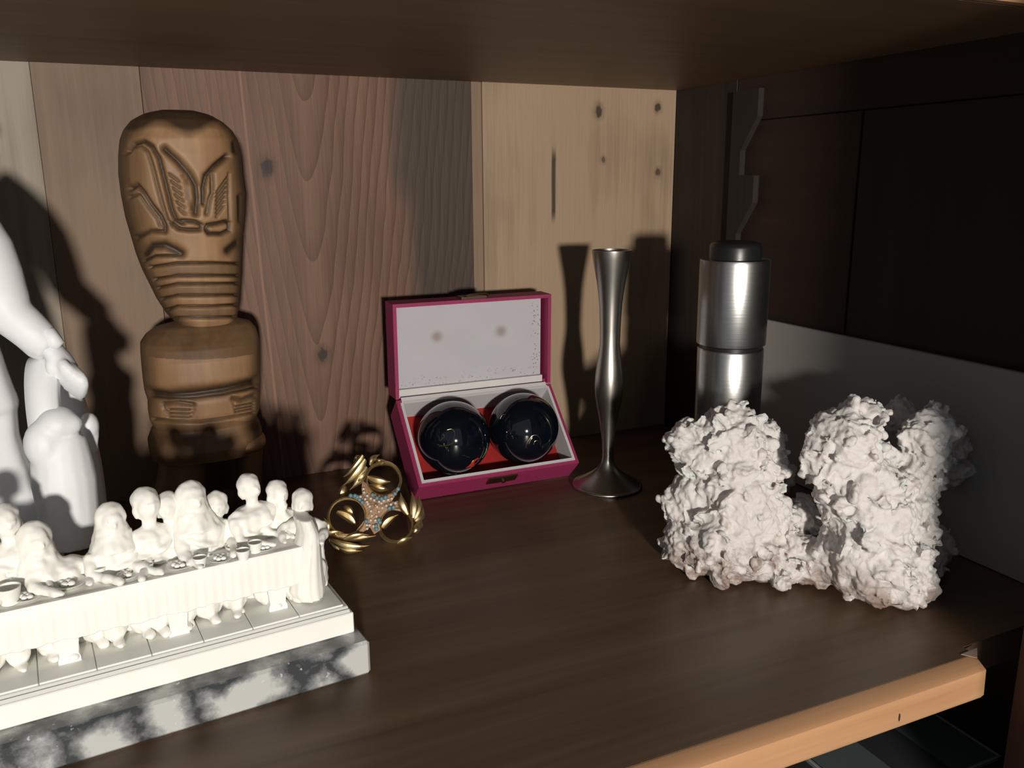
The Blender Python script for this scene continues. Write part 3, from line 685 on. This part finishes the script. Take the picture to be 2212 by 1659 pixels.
hl = lambda a_, b_, c_: hdc + hsd*a_ + hf*b_ + hup*c_
face_ = [ell(hdc, (.068, .078, .098), 22, 16, hax), ell(hl(0, .074, -.012), (.011, .018, .024), 10, 8, hax), ell(hl(0, .066, .022), (.048, .014, .010), 12, 8, hax), ell(hl(0, .066, -.050), (.022, .012, .009), 12, 8, hax), ell(hl(0, .052, -.080), (.026, .022, .016), 12, 8, hax), tube([hl(0, -.01, -.07), Z4(-625, -215)], [.045, .06], 16)]
for q_ in (-1, 1): face_ += [ell(hl(q_*.030, .062, .002), (.014, .010, .008), 10, 6, hax), ell(hl(q_*.035, .05, -.03), (.022, .02, .022), 10, 8, hax)]
part('head', fuse(join(face_), .0055, 2), m_alab, sb, smooth=True)
hair_ = [ell(hl(0, -.022, .028), (.080, .080, .090), 22, 16, hax), ell(hl(0, -.105, .02), (.042, .04, .042), 14, 10, hax)]
for k in range(14):
    t_ = math.pi*(k/13)-.0; hair_.append(tube(smooth_path([hl(.078*math.cos(t_), .035-.01*math.sin(t_), .03+.075*math.sin(t_)), hl(.086*math.cos(t_), -.03, .03+.086*math.sin(t_)), hl(.05*math.cos(t_), -.095, .02+.04*math.sin(t_))], 4), .0085, 8))
part('hair', fuse(join(hair_), .005, 1), m_alab, sb, smooth=True)
part('bent_arm', fuse(join([tube([Z4(-735,-170,SY), Z4(-770,40,SY-.04), Z4(-740,200,SY-.09)], [.06,.055,.046], 16), tube([Z4(-745,190,SY-.09), Z4(-640,130,SY-.16), Z4(-540,60,SY-.17)], [.046,.04,.028], 16), ell(Z4(-510,40,SY-.17), (.035,.02,.028), 12, 8)]), .007, 2), m_alab, sb, smooth=True)
for k in range(7):
    xq = -560+62*k; part('drape_fold', tube(smooth_path([Z4(xq-120, -60+10*k, SY-.07), Z4(xq-40, 260+20*k, SY-.135), Z4(xq+20, 620, SY-.15), Z4(xq+60, 900, SY-.165)], 5), [.008]+[.016]*14+[.010], 8), m_alab, sb, smooth=True)
arm = [tube([Z4(-420,-190,SY-.0), Z4(-270,-80,SY-.02), Z4(-150,30,SY-.03), Z4(-72,140,SY-.045), Z4(-25,260,SY-.06), Z4(22,400,SY-.08), Z4(45,465,SY-.085)], [.062,.06,.058,.056,.054,.05,.045], 20),
       tube([Z4(35,450,SY-.08), Z4(110,505,SY-.09), Z4(190,575,SY-.10), Z4(250,622,SY-.105)], [.045,.044,.04,.032], 18),
       tube([Z4(100,560,SY-.085), Z4(180,640,SY-.095), Z4(225,670,SY-.10)], [.022,.02,.012], 12)]
part('arm', fuse(join(arm), .007, 3), m_alab, sb, smooth=True)
part('cuff', tube([Z4(215,560,SY-.10), Z4(250,560,SY-.12), Z4(275,600,SY-.12), Z4(262,625,SY-.12)], [.012,.017,.018,.012], 10), m_alab, sb, smooth=True)
hand = [tube([Z4(250,620,SY-.105), Z4(300,690,SY-.11), Z4(345,750,SY-.11)], [.028,.034,.032], 14, .7)]
for k_, (x_, y_) in enumerate(((300,760),(330,790),(360,815),(388,830))):
    hand.append(tube(smooth_path([Z4(300+k_*18, 700+k_*8, SY-.125), Z4(x_+20, y_-45, SY-.145), Z4(x_+22, y_, SY-.13), Z4(x_+12, y_+28, SY-.10)], 4), .0125, 8))
hand.append(tube(smooth_path([Z4(262,670,SY-.12), Z4(255,720,SY-.13), Z4(275,765,SY-.12)], 4), .0125, 8))
part('hand', fuse(join(hand), .0045, 2), m_alab, sb, smooth=True)
# the hoop stands in a plane turned almost edge-on
hc = Z4(340, 1150, SY-.08); hr = (Z4(325, 720, SY-.08)-Z4(325, 1580, SY-.08))[2]/2
ha = nrm(V3(.24, .97, 0)); hx = nrm(np.cross(ha, V3(0, 0, 1)))
R_ = []
for k in range(65):
    t_ = 2*math.pi*k/64; rd = math.cos(t_)*ha*.45 + math.sin(t_)*V3(0, 0, 1) + math.sin(t_)*-.10*hx
    nr = nrm(rd); R_.append([hc + hr*rd + nr*o_ + hx*s_ for o_, s_ in ((.022,-.03),(.026,0),(.022,.03),(-.018,.03),(-.022,0),(-.018,-.03))])
part('hoop', loft(R_, cap=False), m_alab, sb, smooth=True)
ch = [ell(Z4(285, 1000, SY-.16), (.042, .045, .036), 14, 10), ell(Z4(225, 1105, SY-.17), (.042, .04, .055), 14, 10), ell(Z4(300, 1010, SY-.17), (.045,.03,.03), 12, 8),
      tube([Z4(300,1060,SY-.15), Z4(305,1160,SY-.15), Z4(320,1280,SY-.15), Z4(340,1420,SY-.15), Z4(350,1600,SY-.15)], [.05,.06,.066,.062,.06], 16),
      tube([Z4(290,1260,SY-.17), Z4(295,1380,SY-.17), Z4(310,1560,SY-.17)], [.035,.045,.04], 12), ell(Z4(445, 1010, SY-.06), (.022,.03,.03), 10, 8), tube([Z4(450,1020,SY-.06), Z4(460,1150,SY-.06)], [.02,.012], 10)]
part('small_figure', fuse(join(ch), .006, 3), m_alab, sb, smooth=True)
part('plinth', join([lathe([(.0,.0),(.20,.0),(.21,.01),(.205,.035),(.0,.035)], (-2.36, SY, 0), 48)]), m_alab, sb, ang=40)

# ------------------------------------------------------------------ white diners group on a marble slab
LA = V3(-1.63272, -1.3210, 0); le = V3(-.99437, -.10598, 0); lf = V3(-.10598, .99437, 0); lz = V3(0, 0, 1)
def LPt(u, v, z): return LA + u*le + v*lf + z*lz
def loc(px, py, v):
    d_ = ray(px, py); t_ = ((LA+v*lf-CP)@lf)/(d_@lf); P = CP+d_*t_; q_ = P-LA; return float(q_@le), float(P[2])
def lbox(r0, r1, bev=0.0):
    v_, f_ = box(r0, r1, bev); return [LPt(*q) for q in v_], [g_[::-1] for g_ in f_]
mm = NT('grey_marble'); v = mm.coord(); wv = mm.noise(v, 6, 4)
vv = mm.node('ShaderNodeVectorMath', operation='ADD'); mm.set(vv.inputs[0], v)
nv = mm.t.nodes.new('ShaderNodeTexNoise'); mm.set(nv.inputs['Vector'], v); nv.inputs['Scale'].default_value = 9; nv.inputs['Detail'].default_value = 4
sc_ = mm.node('ShaderNodeVectorMath', operation='SCALE'); mm.set(sc_.inputs[0], nv.outputs['Color']); sc_.inputs['Scale'].default_value = .09
mm.set(vv.inputs[1], sc_.outputs[0])
ed = mm.vor(vv.outputs[0], 7.5, 'DISTANCE_TO_EDGE'); fine = mm.noise(v, 34, 5, .7)
k = mm.math('ADD', mm.math('MULTIPLY', ed, 2.6), mm.math('MULTIPLY', mm.math('SUBTRACT', fine, .5), .8))
c = mm.ramp(k, (.05, (.05,.055,.06)), (.34, (.22,.23,.235)), (.62, (.50,.51,.50)))
c = mm.mix(mm.math('MULTIPLY', mm.step(mm.noise(v, 60, 3), .66, .74), .6), c, (.8,.8,.8))
m_marb = mm.out(c, .2)
m_plast = plain('white_plaster', (.88,.87,.82), .5, var=.03, sc=10, Subsurface_Weight=.08, Subsurface_Scale=.003)
LU = .96
ls = thing('diners_sculpture', LPt(.48, .15, 0), 'white sculpture of robed diners at a long table, on a grey marble slab', 'sculpture')
part('marble_slab', lbox((-.005, 0, .0005), (LU, .33, .0765), .006), m_marb, ls)
part('plinth', lbox((.010, .05, .0765), (LU-.01, .30, .1225), .002), m_plast, ls)
rg = lambda u: [LPt(u, *q) for q in ((.054, .1225), (.060, .127), (.064, .1255), (.070, .1295), (.294, .1295), (.294, .1225))]
part('plinth_moulding', loft([rg(.016), rg(LU-.016)]), m_plast, ls)
u_ = .024; tl = meshdata('tile', lbox((-.0, .074, .1297), (.0925, .288, .1335), .0008), LPt(0, 0, 0))
while u_ < LU-.12:
    place('tile', tl, m_plast, ls, tuple((LPt(u_, 0, 0)-np.array(ls.location)/U)*U)); u_ += .0945
TZ, CZ, TV0, TV1 = .262, .182, .120, .215; TU0 = .072
part('table_top', lbox((TU0, TV0, TZ-.012), (LU-.09, TV1, TZ), .003), m_plast, ls)
n = 260; cl = []
for i in range(n+1):
    u_ = TU0-.004 + (LU-.09-TU0+.008)*i/n; w_ = .0007*math.sin(i*1.1)+.0009*math.sin(i*.33+1)
    sc3 = .004*math.sin(i*.21)+.003*math.sin(i*.67)
    cl.append([LPt(u_, TV0-.004, TZ+.002), LPt(u_, TV0-.007, TZ-.004), LPt(u_, TV0-.007+w_*.5, (TZ+CZ)/2), LPt(u_, TV0-.007+w_, CZ+.003+sc3*.4), LPt(u_, TV0-.003+w_, CZ+sc3*.4), LPt(u_, TV0-.001, CZ+.003), LPt(u_, TV0, TZ-.013), LPt(u_, TV0+.002, TZ+.002)])
part('tablecloth', loft(cl), m_plast, ls, ang=40)
for px, py in ((600, 1318), (388, 1378), (152, 1433), (-110, 1490)):
    u_, _ = loc(px, py, TV0+.008)
    rgs = [[LPt(u_+s_*w_, TV0+y_, z_) for s_, y_ in ((-1, .0), (1, .0), (1, .06), (-1, .06))] for w_, z_ in ((.019, .1335), (.019, .142), (.016, .15), (.020, .19), (.022, TZ-.012))]
    part('trestle_leg', loft(rgs), m_plast, ls)
def diner(idx, px, py, v_, rh, hood=False, beard=False, sw=.052, lean=(0, 0), hx_=0.0, end=False):
    """one robed diner: head at the pixel, standing at depth v_ behind the front of the slab"""
    u_, z_ = loc(px, py, v_); R = random.Random(idx*17+3); L_ = []
    hcn = LPt(u_, v_, z_); fw = nrm(-lf + hx_*le); sd = np.cross(fw, lz)
    L_.append(ell(hcn, (rh*.84, rh*.95, rh*1.12), 18, 12, (sd, fw, lz)))
    if hood:
        L_.append(ell(hcn-fw*rh*.25+lz*rh*.12, (rh*1.1, rh*.95, rh*1.2), 18, 12, (sd, fw, lz)))
        L_.append(tube([hcn+lz*rh*.5-fw*rh*.35, hcn-lz*rh*.8-fw*rh*.3, hcn-lz*rh*2.2-fw*rh*.2], [rh*.8, rh*1.2, rh*1.7], 18))
    else:
        L_.append(ell(hcn-fw*rh*.32+lz*rh*.28, (rh*.98, rh*.92, rh*.98), 18, 12, (sd, fw, lz)))
        for s_ in (-1, 1): L_.append(ell(hcn+sd*s_*rh*.72-fw*rh*.25-lz*rh*.35, (rh*.3, rh*.4, rh*.62), 10, 8, (sd, fw, lz)))
    L_.append(ell(hcn+fw*rh*.92-lz*rh*.1, (rh*.15, rh*.24, rh*.28), 8, 6, (sd, fw, lz)))
    L_.append(ell(hcn+fw*rh*.80+lz*rh*.22, (rh*.55, rh*.2, rh*.13), 10, 6, (sd, fw, lz)))
    if beard: L_.append(ell(hcn+fw*rh*.62-lz*rh*.95, (rh*.5, rh*.38, rh*.62), 12, 8, (sd, fw, lz)))
    bc = hcn - lz*rh*2.1 + le*lean[0] + lf*lean[1]
    L_.append(tube([hcn-lz*rh*.6, hcn-lz*rh*1.5], rh*.5, 12))
    zb_ = .135
    n_ = 30; hs = [(bc[2]+rh*.55, .35), (bc[2]+rh*.35, .72), (bc[2]-rh*.1, 1.0), (bc[2]-rh*1.2, 1.0), (bc[2]-rh*2.4, .92), (.2, .95), (zb_, 1.05)]
    rg_ = []
    for z1, k1 in hs:
        t_ = np.clip((bc[2]-z1)/(bc[2]-zb_), 0, 1); cc = bc*(1-t_) + (hcn+le*lean[0]*1.5+lf*.012)*t_
        rg_.append([(lambda a_: V3(cc[0], cc[1], z1) + sd*sw*k1*math.cos(a_)*(1+.05*math.sin(7*a_+idx)) + fw*sw*.62*k1*math.sin(a_)*(1+.06*math.sin(9*a_+idx*2)))(2*math.pi*q/n_) for q in range(n_)])
    L_.append(loft(rg_))
    # drapery rolls and arms
    for q in range(3):
        s_ = R.choice((-1, 1)); z1 = bc[2]-rh*(.2+.8*q)
        pth = [V3(bc[0], bc[1], z1)+sd*sw*.9*s_+fw*sw*.2, V3(bc[0], bc[1], z1-rh*.7)+sd*sw*.3*s_+fw*sw*.66, V3(bc[0], bc[1], z1-rh*1.3)-sd*sw*.6*s_+fw*sw*.45]
        L_.append(tube(smooth_path(pth, 4), rh*R.uniform(.14,.22), 8))
    for s_ in (-1, 1):
        sp_ = bc+sd*s_*sw*.85-lz*rh*.2; el_ = sp_+fw*sw*.5-lz*rh*1.7+sd*s_*sw*.15
        hn = el_+fw*(sw*R.uniform(.8,1.3))-sd*s_*sw*R.uniform(-.1,.8); hn[2] = max(TZ+.008, el_[2]-rh*.2)
        el_[2] = max(el_[2], TZ+.012)
        L_.append(tube([sp_, el_, hn], [rh*.52, rh*.45, rh*.26], 12)); L_.append(ell(hn, (rh*.28, rh*.34, rh*.2), 10, 6, (sd, fw, lz)))
    for s_ in (-1, 1):   # knees and feet showing under the cloth
        kb = V3(hcn[0], hcn[1], 0)+le*lean[0]+sd*s_*sw*.5+fw*(v_-.165)
        L_.append(ell(kb+lz*.175, (sw*.5, .03, .042), 12, 8, (sd, fw, lz))); L_.append(ell(kb+fw*.028+lz*.142, (.011, .02, .009), 10, 6, (sd, fw, lz)))
    def fold(co_, no_):
        o_ = np.empty(len(co_)); hz = hcn[2]-rh*.9
        for i_ in range(len(co_)):
            p_ = co_[i_]
            o_[i_] = (.0045*noise.noise(Vector((p_[0]*48+idx, p_[1]*48, p_[2]*20)))+.002*noise.noise(Vector(p_*80))) if p_[2] < hz else .0022*noise.noise(Vector((p_[0]*75, p_[1]*75+idx, p_[2]*75)))
        return o_
    part('diner', fuse(join(L_), .0034, 1, fold), m_plast, ls, smooth=True)
# the guest at the end of the table, wrapped in a long robe
diner(1, 652, 1086, .185, .0235, hood=False, sw=.046, lean=(-.002, 0), hx_=.5)
rr_ = []
for px0, px1, py in ((640,676,1120),(648,690,1150),(640,696,1185),(632,700,1230),(628,706,1275),(640,704,1292)):
    u0, z0 = loc(px0, py, .125); u1, z1 = loc(px1, py, .125); zz_ = max(.1338, (z0+z1)/2)
    rr_.append([LPt((u0+u1)/2+abs(u0-u1)/2*math.cos(2*math.pi*q/32)*(1+.05*math.sin(q*1.9)), .142+.04*math.sin(2*math.pi*q/32)*(1+.06*math.sin(q*2.3)), zz_) for q in range(32)])
part('end_robe', fuse(loft(rr_), .004, 1), m_plast, ls, smooth=True)
diner(2, 601, 1066, .235, .0235, sw=.042, beard=True, lean=(.0, .0), hx_=-.2)
diner(3, 541, 1054, .225, .0245, sw=.055, hx_=-.45)
diner(4, 468, 1092, .24, .024, sw=.046, lean=(.0, .01), hx_=.2)
diner(5, 415, 1078, .215, .029, hood=True, sw=.054, lean=(-.012, 0), hx_=-.3)
diner(6, 362, 1096, .225, .025, sw=.044, hx_=.2)
diner(7, 318, 1090, .215, .028, sw=.050, beard=False, lean=(.0, 0), hx_=-.3)
diner(8, 240, 1124, .205, .027, hood=True, sw=.052, beard=True, lean=(0, 0), hx_=-.15)
diner(9, 78, 1168, .215, .029, hood=True, sw=.058, lean=(-.03, 0), hx_=-.4)
diner(10, 14, 1128, .235, .027, sw=.052, hx_=-.2)
diner(11, -85, 1150, .225, .027, sw=.052, beard=True, hx_=.1)
diner(12, -190, 1180, .225, .027, sw=.054, hood=True, hx_=-.1)
# table ware
def ware(name, px, py, kind, s=1.0):
    d_ = ray(px, py); P = CP + d_*(TZ+.003-CP[2])/d_[2]; P = V3(P[0], P[1], TZ)
    if kind == 'plate': prof = [(.0,.0005),(.016,.0005),(.026,.005),(.027,.0068),(.025,.0068),(.015,.003),(.0,.003)]
    elif kind == 'bowl': prof = [(.0,.0005),(.012,.0005),(.021,.009),(.0225,.0145),(.0205,.0145),(.011,.005),(.0,.005)]
    else: prof = [(.0,.0005),(.010,.0005),(.0095,.003),(.0125,.014),(.014,.022),(.0125,.022),(.010,.006),(.0,.006)]
    o = part(name, lathe([(r*s, z_*s) for r, z_ in prof], P, 28, cap=False), m_plast, ls, ang=60)
    if kind != 'cup':
        R = random.Random(int(px)); zz_ = .0035 if kind == 'plate' else .009
        for q in range(6):
            a_ = q*1.05; rd = (.0 if q == 0 else .0105)*s
            part('bread_roll', ell(P+V3(rd*math.cos(a_), rd*math.sin(a_), (zz_+.004)*s), (.0062*s, .0055*s, .0045*s), 8, 6), m_plast, o, smooth=True)
for px, py, kd, s_ in ((148,1262,'plate',1.15),(272,1243,'plate',1.0),(388,1222,'plate',.95),(477,1207,'plate',.9),(508,1186,'bowl',.9),(572,1183,'plate',.8),(410,1196,'bowl',.85),(22,1300,'cup',1.5),(433,1222,'cup',1.0),(526,1206,'cup',1.0),(552,1190,'cup',1.05),(60,1290,'plate',.9),(320,1232,'cup',.8),(-60,1310,'plate',1.1),(214,1246,'cup',1.1),(450,1190,'cup',.8)):
    ware(kd, px, py, kd, s_)
